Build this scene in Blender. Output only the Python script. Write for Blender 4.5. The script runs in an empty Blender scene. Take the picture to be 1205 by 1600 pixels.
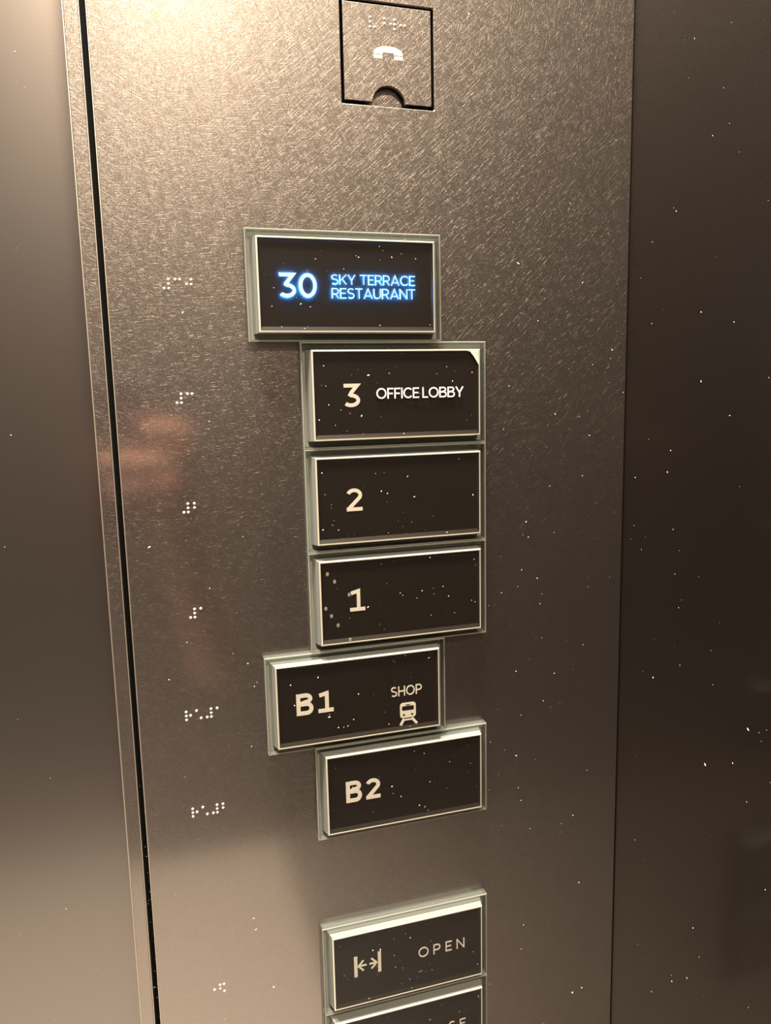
import bpy, bmesh, math, random
from mathutils import Matrix, Vector

SC = bpy.context.scene
COL = SC.collection
random.seed(7)
MM = 0.001
CZ = 1.22                      # camera height above the car floor (m)

# ------------------------------------------------------------------ camera
cam_d = bpy.data.cameras.new('camera')
cam = bpy.data.objects.new('camera', cam_d)
COL.objects.link(cam)
R_ = Vector((0.95675666, -0.29005033, -0.02207949))
U_ = Vector((0.06477365, 0.13843299, 0.98825132))
F_ = Vector((0.28358609, 0.9469462, -0.15123431))
m = Matrix((( R_.x, U_.x, -F_.x, 0.0),
            ( R_.y, U_.y, -F_.y, -0.410),
            ( R_.z, U_.z, -F_.z, CZ),
            (0, 0, 0, 1)))
cam.matrix_world = m
cam_d.sensor_fit = 'HORIZONTAL'
cam_d.sensor_width = 36.0
cam_d.lens = 1216.275 / 1205.0 * 36.0
cam_d.clip_start = 0.01
SC.camera = cam
SC.cycles.use_denoising = True
SC.cycles.sample_clamp_indirect = 1.0
SC.cycles.caustics_reflective = False
SC.cycles.caustics_refractive = False

# ------------------------------------------------------------------ light and exposure
SC.view_settings.view_transform = 'Standard'
SC.view_settings.look = 'None'
SC.view_settings.gamma = 1.0
SC.view_settings.use_curve_mapping = False
SC.view_settings.exposure = 0.0
W = bpy.data.worlds.new('world')
SC.world = W
W.use_nodes = True
W.node_tree.nodes['Background'].inputs[0].default_value = (1.0, 0.85, 0.68, 1)
W.node_tree.nodes['Background'].inputs[1].default_value = 0.02

def area(name, loc, target, sx, sy, power, col):
    d = bpy.data.lights.new(name, 'AREA')
    d.shape = 'RECTANGLE'; d.size = sx; d.size_y = sy
    d.energy = power; d.color = col
    o = bpy.data.objects.new(name, d)
    COL.objects.link(o)
    o.location = loc
    o.rotation_euler = (Vector(target) - Vector(loc)).to_track_quat('-Z', 'Y').to_euler()
    return o
WARM = (1.0, 0.88, 0.75)
area('front_downlight', (0.0, -0.25, 2.325), (0.0, -0.25, 0), 0.16, 0.16, 68.0, WARM)
area('front_left_fill', (-0.36, -0.22, 2.325), (-0.30, -0.24, 0), 0.16, 0.16, 34.0, WARM)  # added fill for the hand and the buttons' left faces, no known fitting
area('rear_downlight', (0.12, -1.28, 2.325), (0.12, -1.28, 0), 0.25, 0.25, 50.0, (1.0, 0.82, 0.60))

# ------------------------------------------------------------------ materials
def new_mat(name):
    mt = bpy.data.materials.new(name); mt.use_nodes = True
    nt = mt.node_tree
    return mt, nt, nt.nodes['Principled BSDF']

def simple(name, col, rough=0.5, metal=0.0, spec=0.5, coat=0.0):
    mt, nt, p = new_mat(name)
    p.inputs['Base Color'].default_value = (*col, 1)
    p.inputs['Roughness'].default_value = rough
    p.inputs['Metallic'].default_value = metal
    p.inputs['Specular IOR Level'].default_value = spec
    p.inputs['Coat Weight'].default_value = coat
    p.inputs['Coat Roughness'].default_value = 0.05
    return mt

def brushed(name, col, rough, strength, sharp=0.11, mix=0.53, width=0.00042, ratio=14.0, angles=5):
    """metal with fine scratches running every way (vibration finish)"""
    mt, nt, p = new_mat(name)
    N, L = nt.nodes, nt.links
    p.inputs['Metallic'].default_value = 1.0
    tc = N.new('ShaderNodeTexCoord')
    acc = None
    for k in range(angles):
        mp0 = N.new('ShaderNodeMapping')
        a = math.pi * (k + 0.17) / angles
        mp0.inputs['Rotation'].default_value = (0, a, 0)
        mp0.inputs['Location'].default_value = (1.3 * k, 0.7 * k, 2.1 * k)
        L.new(tc.outputs['Object'], mp0.inputs['Vector'])
        mp = N.new('ShaderNodeMapping')
        mp.inputs['Scale'].default_value = (1.0 / (width * ratio), 1.0 / width / 3, 1.0 / width)
        L.new(mp0.outputs[0], mp.inputs['Vector'])
        nz = N.new('ShaderNodeTexNoise')
        nz.inputs['Scale'].default_value = 1.0
        nz.inputs['Detail'].default_value = 1.0
        L.new(mp.outputs[0], nz.inputs['Vector'])
        mr = N.new('ShaderNodeMapRange')
        mr.inputs['From Min'].default_value = 0.50; mr.inputs['From Max'].default_value = 0.76
        L.new(nz.outputs['Fac'], mr.inputs['Value'])
        if acc is None: acc = mr.outputs[0]
        else:
            ad = N.new('ShaderNodeMath'); ad.operation = 'MAXIMUM'
            L.new(acc, ad.inputs[0]); L.new(mr.outputs[0], ad.inputs[1]); acc = ad.outputs[0]
    bp = N.new('ShaderNodeBump')
    bp.inputs['Strength'].default_value = strength
    bp.inputs['Distance'].default_value = 0.000058
    L.new(acc, bp.inputs['Height'])
    L.new(bp.outputs[0], p.inputs['Normal'])
    # broad sheen of the scratches, sharper sheen of the flat metal left between them
    p.inputs['Base Color'].default_value = (*col, 1)
    p.inputs['Roughness'].default_value = rough
    q = N.new('ShaderNodeBsdfPrincipled')
    q.inputs['Metallic'].default_value = 1.0
    q.inputs['Base Color'].default_value = (*col, 1)
    q.inputs['Roughness'].default_value = sharp
    mx = N.new('ShaderNodeMixShader'); mx.inputs[0].default_value = mix
    L.new(p.outputs[0], mx.inputs[1]); L.new(q.outputs[0], mx.inputs[2])
    L.new(mx.outputs[0], N['Material Output'].inputs['Surface'])
    return mt

def clear(name, tint, body, fac, rough):
    """clear or cloudy acrylic: part of the light goes straight through, part is scattered and reflected"""
    mt, nt, p = new_mat(name)
    N, L = nt.nodes, nt.links
    p.inputs['Base Color'].default_value = (*body, 1)
    p.inputs['Roughness'].default_value = rough
    tr = N.new('ShaderNodeBsdfTransparent'); tr.inputs[0].default_value = (*tint, 1)
    mx = N.new('ShaderNodeMixShader'); mx.inputs[0].default_value = fac
    L.new(tr.outputs[0], mx.inputs[1]); L.new(p.outputs[0], mx.inputs[2])
    L.new(mx.outputs[0], N['Material Output'].inputs['Surface'])
    return mt

def pane_mat(name):
    mt, nt, p = new_mat(name)
    N, L = nt.nodes, nt.links
    tr = N.new('ShaderNodeBsdfTransparent'); tr.inputs[0].default_value = (0.95, 0.95, 0.94, 1)
    gl = N.new('ShaderNodeBsdfGlossy'); gl.inputs['Roughness'].default_value = 0.06
    fr = N.new('ShaderNodeFresnel'); ge = N.new('ShaderNodeNewGeometry'); mi = N.new('ShaderNodeMapRange')
    mi.inputs['To Min'].default_value = 1.45; mi.inputs['To Max'].default_value = 1.0 / 1.45   # same pane seen from inside
    L.new(ge.outputs['Backfacing'], mi.inputs['Value']); L.new(mi.outputs[0], fr.inputs['IOR'])
    mx = N.new('ShaderNodeMixShader')
    L.new(fr.outputs[0], mx.inputs[0]); L.new(tr.outputs[0], mx.inputs[1]); L.new(gl.outputs[0], mx.inputs[2])
    L.new(mx.outputs[0], N['Material Output'].inputs['Surface'])
    return mt

def emit(name, col, s):
    mt, nt, p = new_mat(name)
    p.inputs['Base Color'].default_value = (0, 0, 0, 1)
    p.inputs['Specular IOR Level'].default_value = 0.0
    p.inputs['Emission Color'].default_value = (*col, 1)
    p.inputs['Emission Strength'].default_value = s
    return mt

M = {}
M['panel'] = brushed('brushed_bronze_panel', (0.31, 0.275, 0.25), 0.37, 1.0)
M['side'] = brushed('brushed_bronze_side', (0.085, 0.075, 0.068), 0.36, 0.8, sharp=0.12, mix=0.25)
M['door'] = brushed('smooth_bronze_door', (0.245, 0.22, 0.205), 0.34, 0.06, sharp=0.20)
M['edge'] = simple('cut_edge_highlight', (0.80, 0.72, 0.64), 0.42, 1.0)  # unbrushed cut edge, paled beyond the panel metal to carry its highlight
M['room'] = simple('dark_car_wall', (0.07, 0.06, 0.055), 0.4)
M['floor'] = simple('beige_stone_floor', (0.80, 0.76, 0.71), 0.35)
M['pale'] = simple('bronze_side_panel', (0.25, 0.215, 0.19), 0.4)
M['ceil'] = simple('pale_ceiling', (0.75, 0.68, 0.56), 0.6)
M['black'] = simple('gap_shade', (0.004, 0.004, 0.003), 0.7, spec=0.1)  # near-black colour stands in for shade in the slot and hatch recess
M['plate'] = clear('clear_acrylic_plate', (0.88, 0.89, 0.86), (0.20, 0.21, 0.19), 0.3, 0.2)
M['floor_acrylic'] = clear('cloudy_acrylic_floor', (0.80, 0.82, 0.78), (0.23, 0.24, 0.21), 0.8, 0.25)
M['edge_acrylic'] = clear('plate_edge_highlight', (0.88, 0.89, 0.86), (0.44, 0.43, 0.38), 0.5, 0.2)  # whiter than the plate, paints the bright line along its edge
M['body'] = clear('frosted_acrylic', (0.70, 0.72, 0.68), (0.25, 0.265, 0.245), 0.85, 0.35)
M['rim'] = simple('rim_highlight', (0.80, 0.74, 0.60), 0.22, 0.55)  # pale colour stands in for reflections on the cap's bevelled rim
M['reflection_lip'] = simple('dark_brown_lip', (0.022, 0.017, 0.013), 0.4, spec=0.3)
M['back'] = simple('black_display', (0.017, 0.0135, 0.011), 0.5, spec=0.12)
M['pane'] = pane_mat('cover_glass')
M['ink'] = simple('cream_print', (0.80, 0.75, 0.66), 0.6)
M['white'] = simple('white_lettering', (0.86, 0.84, 0.78), 0.5)
M['cream'] = simple('cream_symbol', (0.60, 0.58, 0.42), 0.5)  # the symbol's own pale cream colour
M['pin'] = simple('nickel_pin', (0.90, 0.86, 0.78), 0.25, 0.5)
M['lit'] = emit('lit_letters', (0.64, 0.92, 1.0), 1.5)
M['leak'] = emit('blue_backlight', (0.02, 0.28, 1.0), 300.0)
M['worn'] = simple('worn_acrylic', (0.62, 0.56, 0.44), 0.5)
M['reflection_spot'] = clear('faint_spot', (1, 1, 1), (0.60, 0.52, 0.44), 0.28, 0.6)  # painted reflections on the cover of button 1
M['dust'] = simple('pale_dust', (0.75, 0.70, 0.62), 0.6)

# ------------------------------------------------------------------ mesh helpers (local mm: x right, d towards viewer, z up)
def V(x, d, z): return (x * MM, -d * MM, z * MM)

class MB:
    def __init__(s): s.v = []; s.f = []
    def poly(s, pts):
        b = len(s.v); s.v += [V(*p) for p in pts]; s.f.append(list(range(b, b + len(pts))))
    def box(s, x0, x1, d0, d1, z0, z1):
        b = len(s.v)
        s.v += [V(x, d, z) for x in (x0, x1) for d in (d0, d1) for z in (z0, z1)]
        for q in ((0,1,3,2),(4,6,7,5),(0,4,5,1),(2,3,7,6),(0,2,6,4),(1,5,7,3)): s.f.append([b + i for i in q])
    def loops(s, lp, close=False, cap=False):
        """rectangular loops (x0,x1,z0,z1,d) joined in sequence"""
        b = len(s.v)
        for (x0, x1, z0, z1, d) in lp:
            s.v += [V(x0, d, z0), V(x1, d, z0), V(x1, d, z1), V(x0, d, z1)]
        n = len(lp)
        for i in range(n if close else n - 1):
            a = b + 4 * i; c = b + 4 * ((i + 1) % n)
            for k in range(4): s.f.append([a + k, a + (k + 1) % 4, c + (k + 1) % 4, c + k])
        if cap:
            s.f.append([b + k for k in range(4)]); a = b + 4 * (n - 1); s.f.append([a + k for k in range(4)])
    def prism(s, pts, d0, d1):
        """outline (x,z) extruded from depth d0 to d1"""
        n = len(pts); b = len(s.v)
        s.v += [V(x, d0, z) for x, z in pts] + [V(x, d1, z) for x, z in pts]
        s.f.append([b + n + i for i in range(n)]); s.f.append([b + i for i in range(n)][::-1])
        for i in range(n): s.f.append([b + i, b + (i + 1) % n, b + n + (i + 1) % n, b + n + i])
    def ribbon(s, pts, t, d0, d1, closed=False):
        s.k = getattr(s, 'k', 0) + 1; d1 += .012 * (s.k % 6)
        """a stroke of width t along (x,z) points, butt ends, mitred joints"""
        n = len(pts); Lf = []; Rt = []
        for i in range(n):
            p = Vector(pts[i])
            a = Vector(pts[i - 1]) if (i > 0 or closed) else None
            c = Vector(pts[(i + 1) % n]) if (i < n - 1 or closed) else None
            d1_ = (p - a).normalized() if a is not None else (c - p).normalized()
            d2_ = (c - p).normalized() if c is not None else d1_
            n1 = Vector((-d1_.y, d1_.x)); n2 = Vector((-d2_.y, d2_.x))
            mm = n1 + n2
            if mm.length < 1e-4: mm = n1
            mm.normalize(); k = min(1.0 / max(mm.dot(n1), 0.35), 2.6)
            Lf.append(p + mm * (t / 2 * k)); Rt.append(p - mm * (t / 2 * k))
        b = len(s.v)
        for i in range(n):
            for q in (Lf[i], Rt[i]):
                s.v += [V(q.x, d0, q.y), V(q.x, d1, q.y)]
        for i in range(n if closed else n - 1):
            a = b + 4 * i; c = b + 4 * ((i + 1) % n)
            s.f += [[a + 1, a + 3, c + 3, c + 1], [a, c, c + 2, a + 2], [a, a + 1, c + 1, c], [a + 2, c + 2, c + 3, a + 3]]
        if not closed:
            s.f += [[b, b + 2, b + 3, b + 1], [b + 4 * (n - 1) + k for k in (0, 1, 3, 2)]]
    def dome(s, x, z, r, h, d=0.0, seg=10, rings=4, sx=1.0):
        b = len(s.v)
        for j in range(rings):
            a = math.pi / 2 * j / rings
            for i in range(seg):
                u = 2 * math.pi * i / seg
                s.v.append(V(x + r * sx * math.cos(a) * math.cos(u), d + h * math.sin(a), z + r * math.cos(a) * math.sin(u)))
        s.v.append(V(x, d + h, z))
        for j in range(rings - 1):
            for i in range(seg):
                k = (i + 1) % seg
                s.f.append([b + j * seg + i, b + j * seg + k, b + (j + 1) * seg + k, b + (j + 1) * seg + i])
        t = b + rings * seg
        for i in range(seg): s.f.append([b + (rings - 1) * seg + i, b + (rings - 1) * seg + (i + 1) % seg, t])
    def build(s, name, mat, parent=None, loc=None, bevel=0.0, smooth=False, seg=2):
        me = bpy.data.meshes.new(name)
        me.from_pydata(s.v, [], s.f)
        bm = bmesh.new(); bm.from_mesh(me)
        bmesh.ops.recalc_face_normals(bm, faces=bm.faces)
        bm.to_mesh(me); bm.free()
        if smooth:
            for p in me.polygons: p.use_smooth = True
        me.materials.append(mat)
        o = bpy.data.objects.new(name, me); COL.objects.link(o)
        if parent is not None: o.parent = parent
        if loc is not None: o.location = loc
        if bevel:
            bv = o.modifiers.new('bevel', 'BEVEL'); bv.width = bevel * MM; bv.segments = seg
            bv.limit_method = 'ANGLE'; bv.angle_limit = math.radians(40)
        return o

def tag(o, label=None, cat=None, group=None, kind=None):
    if label: o['label'] = label
    if cat: o['category'] = cat
    if group: o['group'] = group
    if kind: o['kind'] = kind
    return o

def empty(name, loc):
    o = bpy.data.objects.new(name, None); COL.objects.link(o)
    o.location = loc; o.empty_display_size = 0.02
    return o

# ------------------------------------------------------------------ stroke lettering
def arc(cx, cz, rx, rz, a0, a1, n=22):
    return [(cx + rx * math.cos(math.radians(a0 + (a1 - a0) * i / n)), cz + rz * math.sin(math.radians(a0 + (a1 - a0) * i / n))) for i in range(n + 1)]

def glyph(ch, t):
    """strokes (points, closed) in a box of height 1; returns (width, strokes)"""
    h = t / 2; T = 1 - h; B = h
    if ch in 'O0':
        w = 1.02 if ch == 'O' else 0.80
        return w, [(arc(w / 2, .5, w / 2 - h, .5 - h, 0, 360, 44)[:-1], True)]
    if ch == '1':
        return .70, [([(.06, .83), (.40, T), (.40, B)], False), ([(0, B), (.70, B)], False)]
    if ch == '2':
        w = .72
        return w, [(arc(w / 2 - .01, .70, w / 2 - h, .30 - h, 160, -35, 20) + [(h * 1.1, B + .02)], False), ([(0, B), (w, B)], False)]
    if ch == '3':
        w = .74
        return w, [([(.02, T), (.62, T), (.32, .58)], False),
                   ([(.24, .575)] + arc(.34, .29 + .0, w - h - .34, .29 - h + .0, 88, -140, 24), False)]
    if ch == 'B':
        w = .78
        return w, [([(h, 0), (h, 1)], False),
                   ([(h, T), (.42, T)] + arc(.44, .755, .24 - h * .3, .245 - h, 90, -90, 14) + [(h, .51)], False),
                   ([(h, .51), (.46, .51)] + arc(.48, .255 + h / 2, .30 - h, .255 - h / 2, 90, -90, 16) + [(h, B)], False)]
    if ch == 'S':
        w = .72
        return w, [(arc(w / 2, .735, w / 2 - h - .02, .265 - h, 38, 268, 20)[:-1] + arc(w / 2, .265 + h / 4, w / 2 - h, .275 - h, 88, -142, 20), False)]
    if ch == 'K': return .78, [([(h, 0), (h, 1)], False), ([(.74, .99), (h, .34)], False), ([(.30, .56), (.74, .0)], False)]
    if ch == 'Y': return .82, [([(.03, 1), (.41, .42), (.79, 1)], False), ([(.41, .44), (.41, 0)], False)]
    if ch == 'T': return .74, [([(0, T), (.74, T)], False), ([(.37, T), (.37, 0)], False)]
    if ch == 'E': return .64, [([(h, 0), (h, 1)], False)] + [([(h, z), (x, z)], False) for z, x in ((T, .64), (.51, .57), (B, .64))]
    if ch == 'F': return .62, [([(h, 0), (h, 1)], False)] + [([(h, z), (x, z)], False) for z, x in ((T, .62), (.48, .56))]
    if ch == 'L': return .58, [([(h, 1), (h, B), (.58, B)], False)]
    if ch == 'H': return .80, [([(h, 0), (h, 1)], False), ([(.8 - h, 0), (.8 - h, 1)], False), ([(h, .5), (.8 - h, .5)], False)]
    if ch == 'I': return t, [([(h, 0), (h, 1)], False)]
    if ch == 'N': return .82, [([(h, 0), (h, 1)], False), ([(.82 - h, 0), (.82 - h, 1)], False), ([(h, .96), (.82 - h, .04)], False)]
    if ch == 'U': return .78, [([(h, 1), (h, .36)] + arc(.39, .36, .39 - h, .36 - h, 180, 360, 18) + [(.78 - h, 1)], False)]
    if ch == 'A': return .92, [([(.04, 0), (.46, .97), (.88, 0)], False), ([(.20, .27), (.72, .27)], False)]
    if ch == 'C': return .88, [(arc(.50, .5, .50 - h, .5 - h, 42, 318, 30), False)]
    if ch in 'RP':
        g = [([(h, 0), (h, 1)], False), ([(h, T), (.38, T)] + arc(.40, .69, .32 - h, .31 - h, 90, -90, 14) + [(h, .38 + h)], False)]
        if ch == 'R': g.append(([(.40, .40), (.68, 0)], False))
        return .74, g
    return .34, []

def lettering(mb, text, x0, x1, z0, z1, t, d0, d1, gap=0.14):
    H = z1 - z0
    lay = []; x = 0
    for ch in text:
        if ch == ' ': x += .40 if text.startswith('SKY') else .27; continue
        w, st = glyph(ch, t); lay.append((x, st)); x += w + gap
    sx = (x1 - x0) / (x - gap)
    for ox, st in lay:
        for pts, cl in st:
            mb.ribbon([(x0 + (ox + px) * sx, z0 + pz * H) for px, pz in pts], t * H, d0, d1, cl)

# ------------------------------------------------------------------ the car shell
def shell(name, x0, x1, y0, y1, z0, z1, mat, bevel=0.0):
    mb = MB(); mb.box(x0 * 1000, x1 * 1000, -y0 * 1000, -y1 * 1000, z0 * 1000, z1 * 1000)
    return tag(mb.build(name, mat, bevel=bevel), kind='structure')
XR = 0.2749
shell('floor', -1.30, XR + .03, -1.63, 0.15, -0.03, 0.0, M['floor'])
shell('ceiling', -1.30, XR + .03, -1.63, 0.15, 2.35, 2.38, M['ceil'])
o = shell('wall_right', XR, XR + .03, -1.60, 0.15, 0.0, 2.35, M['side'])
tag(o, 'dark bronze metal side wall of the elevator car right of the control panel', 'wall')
shell('wall_back', -1.30, XR + .03, -1.63, -1.60, 0.0, 2.35, M['room'])
shell('wall_left', -1.33, -1.30, -1.63, 0.15, 0.0, 2.35, M['pale'])
o = shell('door_1', -1.30, -0.0195, 0.048, 0.078, 0.0, 2.35, M['door'])
tag(o, 'smooth dark bronze elevator door leaf left of the panel', 'door')
o = shell('trim_1', -0.02565, -0.0183, 0.0, 0.0475, 0.0, 2.35, M['panel'], bevel=0.7)
tag(o, 'narrow bronze jamb strip left of the black gap', 'trim')
for x0, x1 in ((-25.75, -25.2), (-18.75, -18.25)):
    mb = MB(); mb.box(x0, x1, -1.0, 0.06, 0.5, 2349.5)
    mb.build('edge_highlight', M['edge'], o, bevel=0.2)  # bright strips painting the highlight on both edges of the jamb strip
o = shell('slot_shade', -0.0182, -0.0156, 0.012, 0.0475, 0.0, 2.35, M['black'])  # black filler in place of the shade down the slot
tag(o, 'black filler painted as shade in the slot between jamb strip and panel', 'trim')

# ------------------------------------------------------------------ control panel with its hatch opening and braille
HX0, HX1, HZ0, HZ1 = 104.7, 154.5, 146.3, 195.6
PX0, PX1, PZ0, PZ1 = -15.35, XR * 1000 - .25, -CZ * 1000 + .5, (2.35 - CZ) * 1000 - .5
panel = None
mb = MB()
TH = 3.0
b = 0
for d, flip in ((0, False), (-TH, True)):
    xs = (PX0, HX0, HX1, PX1); zs = (PZ0, HZ0, HZ1, PZ1)
    for i in range(4):
        for j in range(4): mb.v.append(V(xs[i], d, zs[j]))
for base in (0, 16):
    for i in range(3):
        for j in range(3):
            if i == 1 and j == 1: continue
            q = [base + i * 4 + j, base + (i + 1) * 4 + j, base + (i + 1) * 4 + j + 1, base + i * 4 + j + 1]
            mb.f.append(q if base == 0 else q[::-1])
def side(seq):
    for a, c in zip(seq, seq[1:]): mb.f.append([a, c, c + 16, a + 16])
side([0, 1, 2, 3]); side([0, 4, 8, 12]); side([12, 13, 14, 15]); side([3, 7, 11, 15])
side([5, 6, 10, 9, 5])
panel = mb.build('control_panel', M['panel'], loc=(0, 0, CZ), bevel=0.55)
mb = MB(); mb.box(-15.5, -14.95, -1.0, 0.06, PZ0, PZ1)
mb.build('edge_highlight', M['edge'], panel, bevel=0.2)  # pale strip for the highlight on the panel's left edge
tag(panel, 'tall brushed bronze elevator control panel carrying the buttons', 'control panel')
mb = MB()
mb.loops([(HX0 - 1, HX1 + 1, HZ0 - 1, HZ1 + 1, -TH - .05), (HX0 - 1, HX1 + 1, HZ0 - 1, HZ1 + 1, -12.0)])
mb.poly([(HX0 - 1, -12.0, HZ0 - 1), (HX1 + 1, -12.0, HZ0 - 1), (HX1 + 1, -12.0, HZ1 + 1), (HX0 - 1, -12.0, HZ1 + 1)])
rec = mb.build('hatch_recess', M['black'], panel)  # recess shade is put into the black wall colour
mb = MB(); mb.box(118, 141.5, -5.0, -4.0, HZ0 + .3, 160)
mb.build('latch_plate', M['panel'], rec)

def braille(name, cells, x0, z0, parent, pitch=5.42, dot=2.2, d=0.0):
    """cells: dots 1-6 of each cell; x0,z0 = place of dot 1 of the first cell"""
    mb = MB()
    for k, c in enumerate(cells):
        for n in c:
            n = int(n); cx = x0 + k * pitch + (dot if n > 3 else 0); cz = z0 - dot * ((n - 1) % 3)
            mb.dome(cx, cz, 0.78, 0.62, d - 0.01)
    return mb.build(name, M['pin'], parent, smooth=True)
for cells, x0, z0, lab in (
        (('3456', '14', '245'), 11.6, 57.6, 'raised braille dots left of the lit top button'),
        (('3456', '14'), 14.3, 1.6, 'raised braille dots left of button 3'),
        (('3456', '12'), 14.4, -54.3, 'raised braille dots left of button 2'),
        (('3456', '1'), 14.5, -110.3, 'raised braille dots left of button 1'),
        (('1235', '16', '3456', '1'), 9.1, -166.3, 'raised braille dots left of button B1'),
        (('1235', '16', '3456', '12'), 9.3, -221.9, 'raised braille dots left of button B2'),
        (('5', '1246'), 12.8, -331.3, 'raised braille dots left of the OPEN button')):
    if 'OPEN' in lab: cells, z0 = ('5', '1246'), -331.3
    o = braille('braille_marking', cells, x0, z0, panel)
    o['label'] = lab

# ------------------------------------------------------------------ telephone hatch door
hatch = empty('telephone_hatch', (0, 0, CZ + 0.146))
tag(hatch, 'square bronze hatch door with telephone symbol and finger notch in the panel', 'hatch door')
hz = -146.0
mb = MB()
DX0, DX1, DZ0, DZ1 = 106.0, 153.1, 148.0, 194.4
nc, nr = 129.6, 8.7
pts = [(DX0, DZ0), (nc - nr, DZ0)] + [(nc - nr * math.cos(math.pi * i / 24), DZ0 + 8.3 * math.sin(math.pi * i / 24)) for i in range(1, 24)] + [(nc + nr, DZ0), (DX1, DZ0), (DX1, DZ1), (DX0, DZ1)]
mb.prism([(x, z + hz) for x, z in pts], -2.2, 0.0)
mb.build('door_plate', M['panel'], hatch, bevel=0.25)
mb = MB()
for x, z in ((120.4, 188), (120.4, 185.75), (120.4, 183.5), (122.6, 183.5), (127.95, 188), (127.95, 185.75), (131.25, 185.75),
             (133.45, 188), (133.45, 185.75), (133.45, 183.5), (136.75, 185.75), (138.9, 185.75)):
    mb.dome(x, z + hz, 0.8, 0.65, -0.01)
o = mb.build('braille_marking', M['pin'], hatch, smooth=True)
mb = MB()
top = [(129.75 + 7.9 * math.cos(math.radians(a)), 171.25 + 4.0 * math.sin(math.radians(a)) ** .8) for a in range(0, 181, 9)]
mb.prism([(x, z + hz) for x, z in top + [(126.6, 171.25), (126.9, 172.2), (132.5, 172.2), (132.8, 171.25)]], -0.02, 0.06)
for x0, x1 in ((121.85, 126.55), (132.85, 137.65)):
    mb.box(x0, x1, -0.02, 0.06, 169.15 + hz, 170.85 + hz)
mb.build('telephone_symbol', M['cream'], hatch)

# ------------------------------------------------------------------ buttons
CW, CH = 94.0, 46.8
PW, PH = 104.0, 55.5
def make_button(label, cx, cz):
    t = empty('elevator_button', (cx * MM, 0, CZ + cz * MM))
    tag(t, label, 'elevator button', 'elevator buttons on the panel')
    w, h, a, c = PW / 2, PH / 2, CW / 2, CH / 2
    mb = MB()   # clear tray: rim wall round a flat floor
    mb.loops([(-w, w, -h, h, 0.03), (-w, w, -h, h, 5.2), (-w + .3, w - .3, -h + .3, h - .3, 5.5),
              (-w + 1.1, w - 1.1, -h + 1.0, h - 1.0, 5.5), (-w + 1.3, w - 1.3, -h + 1.2, h - 1.2, 0.03)], close=True)
    bp = mb.build('base_plate', M['plate'], t)
    mb = MB()
    mb.loops([(-w + 1.35, w - 1.35, -h + 1.25, h - 1.25, 0.1), (-w + 1.35, w - 1.35, -h + 1.25, h - 1.25, 1.0),
              (-a - 1.9, a + 1.9, -c - .6, c + .6, 1.0), (-a - 1.9, a + 1.9, -c - .6, c + .6, 0.1)], close=True)
    mb.build('plate_floor', M['floor_acrylic'], bp)
    mb = MB()
    mb.loops([(-w - .02, w + .02, -h - .02, h + .02, 5.1), (-w + .27, w - .27, -h + .27, h - .27, 5.53), (-w + .5, w - .5, -h + .5, h - .5, 5.53), (-w + .5, w - .5, -h + .5, h - .5, 5.1)], close=True)
    mb.build('plate_edge', M['edge_acrylic'], bp)  # pale sliver painting the highlight round the plate
    mb = MB()
    mb.loops([(-a - 1.8, a + 1.8, -c - .5, c + .5, 0.1), (-a - 1.8, a + 1.8, -c - .5, c + .5, 1.1), (-a, a, -c, c, 8.0), (-a, a, -c, c, 9.0),
              (-a + .9, a - .9, -c + .9, c - .9, 9.0), (-a + .9, a - .9, -c + .9, c - .9, 0.1)], close=True)
    mb.build('cap', M['body'], t)
    mb = MB()
    mb.loops([(-a, a, -c, c, 9.0), (-a, a, -c, c, 9.15), (-a + .35, a - .35, -c + .35, c - .35, 9.5),
              (-a + .8, a - .8, -c + .8, c - .8, 9.5), (-a + .8, a - .8, -c + .8, c - .8, 9.0)], close=True)
    mb.build('rim', M['rim'], t)
    mb = MB()
    mb.loops([(-a + .85, a - .85, -c + .85, c - .85, 9.2), (-a + 1.6, a - 1.6, -c + 2.9, c - 2.2, 8.2)])
    mb.build('reflection_lip', M['reflection_lip'], t)  # sloped lip added to imitate reflections inside the solid cap
    mb = MB(); mb.box(-a + 1.3, a - 1.3, 6.6, 8.2, -c + 2.0, c - 2.0)
    mb.build('display', M['back'], t)
    mb = MB(); mb.box(-a + .86, a - .86, 9.1, 9.4, -c + .86, c - .86)
    mb.build('cover_glass', M['pane'], t)
    return t

def word(parent, name, text, x0, x1, z0, z1, t, mat='ink', d0=7.15, d1=7.4, gap=0.14):
    mb = MB(); lettering(mb, text, x0, x1, z0, z1, t, d0, d1, gap)
    return forward(mb.build(name, M[mat], parent), parent, (x0 + x1) / 2, (z0 + z1) / 2, 0.0 if d0 > 9.2 else 0.5 if d0 > 8 else 1.0)

def forward(o, parent, xm, zm, dd=1.0):
    cx, cz = parent.location.x / MM + xm, (parent.location.z - CZ) / MM + zm
    o.location = (-cx * dd / 402.6 * MM, -dd * MM, -cz * dd / 402.6 * MM)
    return o

XL, XB = 103.1, 129.1
Z0, DZ = 54.8, 55.65
zrow = [Z0 - DZ * k for k in range(9)]
# 30
b30 = make_button('topmost black button lit blue reading 30 SKY TERRACE RESTAURANT', XL, zrow[0])
word(b30, 'numeral', '30', -36, -16.8, -6.1, 6.0, .155, 'lit', 8.5, 8.6)['label'] = 'glowing blue-white number 30'
word(b30, 'caption', 'SKY TERRACE', -8.9, 36.2, .75, 5.7, .10, 'lit', 8.5, 8.6, .13)
word(b30, 'caption', 'RESTAURANT', -8.9, 36.2, -6.2, -1.1, .10, 'lit', 8.5, 8.6, .13)
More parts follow.
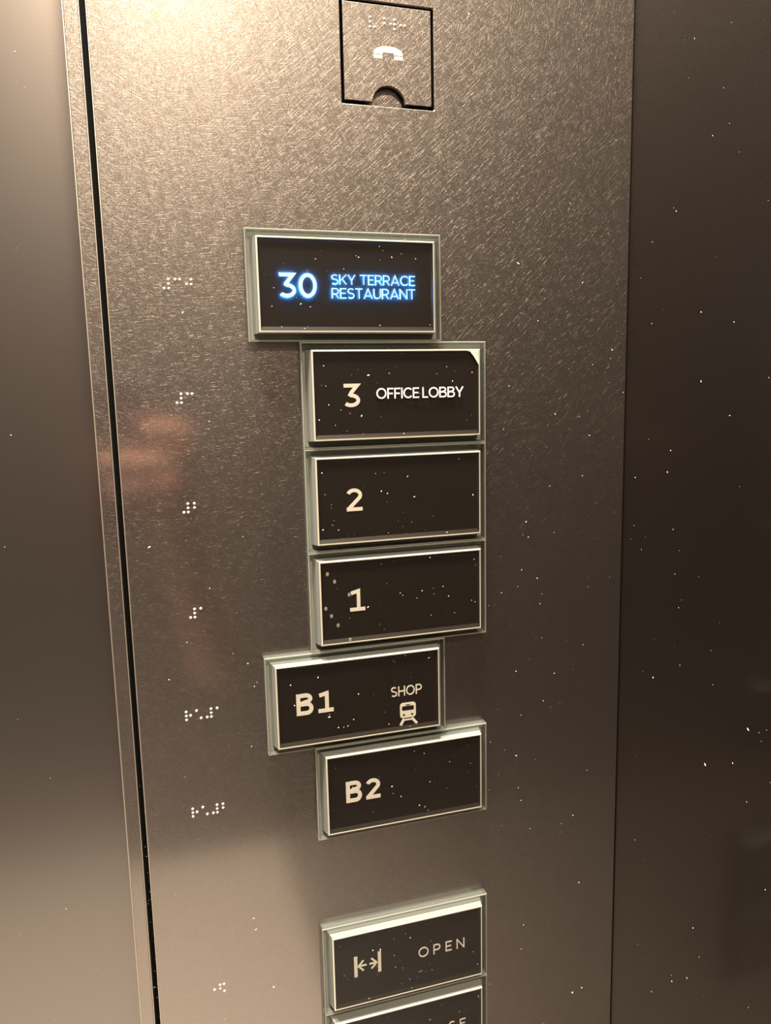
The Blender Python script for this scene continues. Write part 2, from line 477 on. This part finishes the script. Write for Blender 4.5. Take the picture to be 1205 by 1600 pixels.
# letters shine backwards onto the display: blue halo
for tx, x0, x1, z0, z1, t in (('30', -36, -16.8, -6.1, 6.0, .155), ('SKY TERRACE', -8.9, 36.2, .75, 5.7, .10), ('RESTAURANT', -8.9, 36.2, -6.2, -1.1, .10)):
    word(b30, 'backlight', tx, x0, x1, z0, z1, t * .55, 'leak', 8.42, 8.46, .14 if tx == '30' else .13)
# 3
b3 = make_button('black button reading 3 OFFICE LOBBY, below the lit button', XB, zrow[1])
word(b3, 'numeral', '3', -30.2, -21.2, -6.2, 6.0, .16)
word(b3, 'caption', 'OFFICE LOBBY', -12.7, 36.8, -2.2, 3.4, .125, 'white', 9.42, 9.60, .10)['label'] = 'white raised letters OFFICE LOBBY'
# 2
b2 = make_button('black button with only a cream 2 on it', XB, zrow[2])
word(b2, 'numeral', '2', -30.2, -21.4, -6.1, 6.1, .16)
# 1
b1 = make_button('black button with only a cream 1 on it', XB, zrow[3])
word(b1, 'numeral', '1', -30.0, -21.4, -6.1, 6.1, .16)
# B1
bb1 = make_button('black button reading B1 SHOP with a train symbol', XL, zrow[4])
word(bb1, 'numeral', 'B', -35.8, -26.5, -6.3, 6.0, .18)
word(bb1, 'numeral', '1', -23.7, -15.1, -6.3, 5.7, .18)
word(bb1, 'caption', 'SHOP', 18.4, 36.9, -3.0, 2.8, .12)
mb = MB()
def rrect(x0, x1, z0, z1, r, n=5):
    p = []
    for cx, cz, a in ((x1 - r, z1 - r, 0), (x0 + r, z1 - r, 90), (x0 + r, z0 + r, 180), (x1 - r, z0 + r, 270)):
        p += [(cx + r * math.cos(math.radians(a + 90 * i / n)), cz + r * math.sin(math.radians(a + 90 * i / n))) for i in range(n + 1)]
    return p
mb.prism(rrect(23.5, 33.0, -16.4, -7.4, 1.8), 7.15, 7.4)
mb.ribbon([(25.9, -16.9), (23.7, -20.6)], 1.5, 7.15, 7.4); mb.ribbon([(30.6, -16.9), (33.6, -20.6)], 1.5, 7.15, 7.4)
mb.ribbon([(25.2, -17.6), (31.3, -17.6)], .9, 7.15, 7.4)
ic = forward(mb.build('train_symbol', M['ink'], bb1), bb1, 28, -14)
mb = MB(); mb.prism(rrect(24.7, 31.8, -12.0, -9.4, .5), 7.35, 7.45); mb.prism(rrect(26.9, 29.6, -9.1, -8.5, .25), 7.35, 7.45)
mb.prism([(25.8 + .65 * math.cos(i * .524), -14.6 + .65 * math.sin(i * .524)) for i in range(12)], 7.35, 7.45)
mb.prism([(30.7 + .65 * math.cos(i * .524), -14.6 + .65 * math.sin(i * .524)) for i in range(12)], 7.35, 7.45)
mb.build('train_window', M['back'], ic)
# B2
bb2 = make_button('black button with only B2 on it, below the train button', XB, zrow[5])
word(bb2, 'numeral', 'B', -35.5, -26.4, -6.7, 6.0, .18)
word(bb2, 'numeral', '2', -23.8, -15.3, -6.6, 5.6, .18)
# OPEN
bo = make_button('black OPEN button with outward arrows between two bars', XB, zrow[7])
word(bo, 'caption', 'OPEN', 6.2, 35.9, -3.5, 3.0, .105, gap=.52)
mb = MB()
for x0, x1 in ((-34, -32), (-19.4, -17.5)): mb.box(x0, x1, 7.15, 7.4, -6.2, 7.0)
for tip, tail in ((-31.9, -26.5), (-19.8, -24.7)):
    s = 1 if tail > tip else -1
    mb.ribbon([(tip + .3 * s, .4), (tail, .4)], 1.0, 7.15, 7.4)
    mb.ribbon([(tip + 3.6 * s, 3.7), (tip + .5 * s, .4), (tip + 3.6 * s, -2.9)], 1.0, 7.15, 7.4)
forward(mb.build('door_open_symbol', M['ink'], bo), bo, -26, 0)
# CLOSE
bc = make_button('lowest black button, cut off by the photo edge, lettering ending in SE', XB, zrow[8])
word(bc, 'caption', 'CLOSE', 1.5, 36.3, -3.2, 3.2, .105, gap=.52)
mb = MB()
for x0, x1 in ((-27, -25.2),): mb.box(x0, x1, 7.15, 7.4, -6.2, 7.0)
for tip, tail in ((-27.6, -33.5), (-24.6, -18.7)):
    s = 1 if tail > tip else -1
    mb.ribbon([(tip + .3 * s, .4), (tail, .4)], 1.0, 7.15, 7.4)
    mb.ribbon([(tip + 3.6 * s, 3.7), (tip + .5 * s, .4), (tip + 3.6 * s, -2.9)], 1.0, 7.15, 7.4)
forward(mb.build('door_close_symbol', M['ink'], bc), bc, -26, 0)

# ------------------------------------------------------------------ worn corner, dust and painted reflection spots
mb = MB()
mb.prism([(44.2, 21.0), (46.0, 20.6), (46.05, 22.3), (45.6, 22.65), (38.9, 22.65), (41.0, 22.2)][::-1], 9.3, 9.52)
mb.prism([(46.05, 22.0), (46.05, 15.0), (45.0, 16.8), (43.2, 19.6), (41.0, 22.2), (44.0, 22.4)], 9.3, 9.46)
tag(mb.build('worn_corner', M['worn'], b3), 'pale worn corner of the cover')

mb = MB()
rd = random.Random(11)
def speck(x, z, d, r, st=1.0, ang=0.0):
    b0 = len(mb.v)
    mb.dome(0, 0, r, r * .8, d, seg=6, rings=2)
    ca, sa = math.cos(ang), math.sin(ang)
    for i in range(b0, len(mb.v)):
        vx, vy, vz = mb.v[i]; vx *= st
        mb.v[i] = (x * MM + vx * ca - vz * sa, vy, z * MM + vx * sa + vz * ca)
def size(): return min(0.11 + rd.expovariate(9.0), 0.45)
for k in range(330):
    x = rd.uniform(-14, 273); z = rd.uniform(-430, 235)
    if 50 < x < 185 and -420 < z < 84 or (104 < x < 155 and 146 < z < 197): continue
    if rd.random() < .45 and x < 120: continue
    speck(x, z, -0.02, size() * .9, rd.choice((1, 1, 1.8, 2.6)), rd.uniform(0, 3.1))
o = tag(mb.build('dust', M['dust'], loc=(0, -.00003, CZ)), 'pale dust specks scattered over the bronze control panel', 'dust', kind='stuff')
mb = MB()
for cx, row in ((XL, 0), (XB, 1), (XB, 2), (XB, 3), (XL, 4), (XB, 5), (XB, 7), (XB, 8)):
    for k in range(30):
        speck(cx + rd.uniform(-45, 45), zrow[row] + rd.uniform(-21.5, 21.5), 9.39, size() * .75, rd.choice((1, 1, 1, 2.2)), rd.uniform(0, 3.1))
    for k in range(10):
        speck(cx + rd.uniform(-46, 46), zrow[row] + rd.choice((-25.3, 25.3)) + rd.uniform(-1, 1), 0.98, size() * .8)
o = tag(mb.build('dust', M['dust'], loc=(0, -.00003, CZ)), 'pale dust specks scattered over the black buttons', 'dust', kind='stuff')
mb = MB()
for k in range(34): speck(-16.9 + rd.uniform(-.9, .9), -200 - 220 * rd.random() ** .6, -12.02, size() * .9)
o = tag(mb.build('dust', M['dust'], loc=(0, 0, CZ)), 'pale dust specks lying in the black slot left of the panel', 'dust', kind='stuff')
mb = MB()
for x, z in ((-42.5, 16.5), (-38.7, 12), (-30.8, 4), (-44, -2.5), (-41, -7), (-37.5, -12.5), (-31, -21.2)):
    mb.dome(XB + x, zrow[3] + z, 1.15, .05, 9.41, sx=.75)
tag(mb.build('reflection_spot', M['reflection_spot'], loc=(0, 0, CZ)), 'row of faint painted reflections on the left of button 1', 'reflection_spot', kind='stuff')
mb = MB()
for k in range(36):
    zz = rd.uniform(-480, 235) if k < 22 else rd.uniform(150, 215)
    speck(rd.uniform(-95, -30), zz, 0.0, size() * .8)
tag(mb.build('dust', M['dust'], loc=(0, .04798, CZ)), 'pale dust specks scattered over the door leaf', 'dust', kind='stuff')
# on the side wall: mesh laid in its own plane
mb = MB()
for k in range(240):
    u = rd.uniform(8, 260); z = rd.uniform(-520, 240)
    speck(u, z, 0.0, size() * .8, rd.choice((1, 1.5, 2.5)), rd.uniform(1.6, 2.4))
o = mb.build('dust', M['dust'], loc=(XR - .00002, 0, CZ))
o.rotation_euler = (0, 0, -math.pi / 2)
tag(o, 'pale dust specks scattered over the dark right side wall', 'dust', kind='stuff')

# ------------------------------------------------------------------ hand with the phone, behind the camera (seen only as a reflection)
def cam_pt(r, u, f): return Vector((0, -0.410, CZ)) + (R_ * r + U_ * u + F_ * f) * MM
PH = empty('phone', cam_pt(-20, -60, -8))
tag(PH, 'phone held upright in a hand in front of the control panel', 'phone')
rot = Matrix((R_, F_, U_)).transposed()
PH.rotation_euler = rot.to_euler()
mb = MB()
mb.prism([(x, z) for x, z in rrect(-37, 37, -78, 78, 9)], -3.0, 3.5)
mb.build('phone_body', simple('dark_phone_body', (0.30, 0.27, 0.36), 0.4), PH, bevel=1.0)
mb = MB(); mb.prism(rrect(-35, 35, -76, 76, 8), 3.5, 3.8)
scr = mb.build('screen', simple('phone_screen', (0.02, 0.02, 0.025), 0.1), PH)
verts = []; edges = []; rad = []
def node(p, r, prev=None):
    verts.append(cam_pt(*p)); rad.append(r); i = len(verts) - 1
    if prev is not None: edges.append((prev, i))
    return i
wr = node((46, -185, -24), 25)
fa = node((80, -270, -52), 32, wr)
fa2 = node((125, -380, -95), 40, fa)
pa = node((42, -130, -16), 25, wr)
for k, (kz, pts) in enumerate((
        (-46, ((40, -38, 10), (22, -29, 17), (4, -27, 17), (-12, -30, 13))),
        (-70, ((32, -66, 14), (4, -60, 23), (-28, -58, 22), (-56, -60, 15))),
        (-92, ((28, -93, 9), (0, -93, 13), (-26, -93, 11), (-44, -93, 7))),
        (-112, ((26, -117, 7), (4, -118, 11), (-14, -118, 9), (-28, -118, 6))))):
    prev = node((40, kz - 4, -8), 11, pa)
    for q, r in zip(pts, (10.0, 9.2, 8.4, 7.2)): prev = node(q, r, prev)
t1 = node((34, -122, -34), 13, pa); t2 = node((14, -92, -34), 11, t1); t3 = node((-6, -72, -28), 9.5, t2); node((-20, -58, -24), 8, t3)
me = bpy.data.meshes.new('hand'); me.from_pydata([tuple(v) for v in verts], edges, [])
hand = bpy.data.objects.new('person', me); COL.objects.link(hand)
me.materials.append(simple('skin', (0.92, 0.50, 0.37), 0.5))
sk = hand.modifiers.new('skin', 'SKIN')
for i, r in enumerate(rad):
    me.skin_vertices[0].data[i].radius = (r * MM, r * MM)
me.skin_vertices[0].data[0].use_root = True
hand.modifiers.new('subsurf', 'SUBSURF').levels = 2
hand.modifiers['subsurf'].render_levels = 2
tag(hand, 'hand and bare forearm of the person holding the phone', 'person')
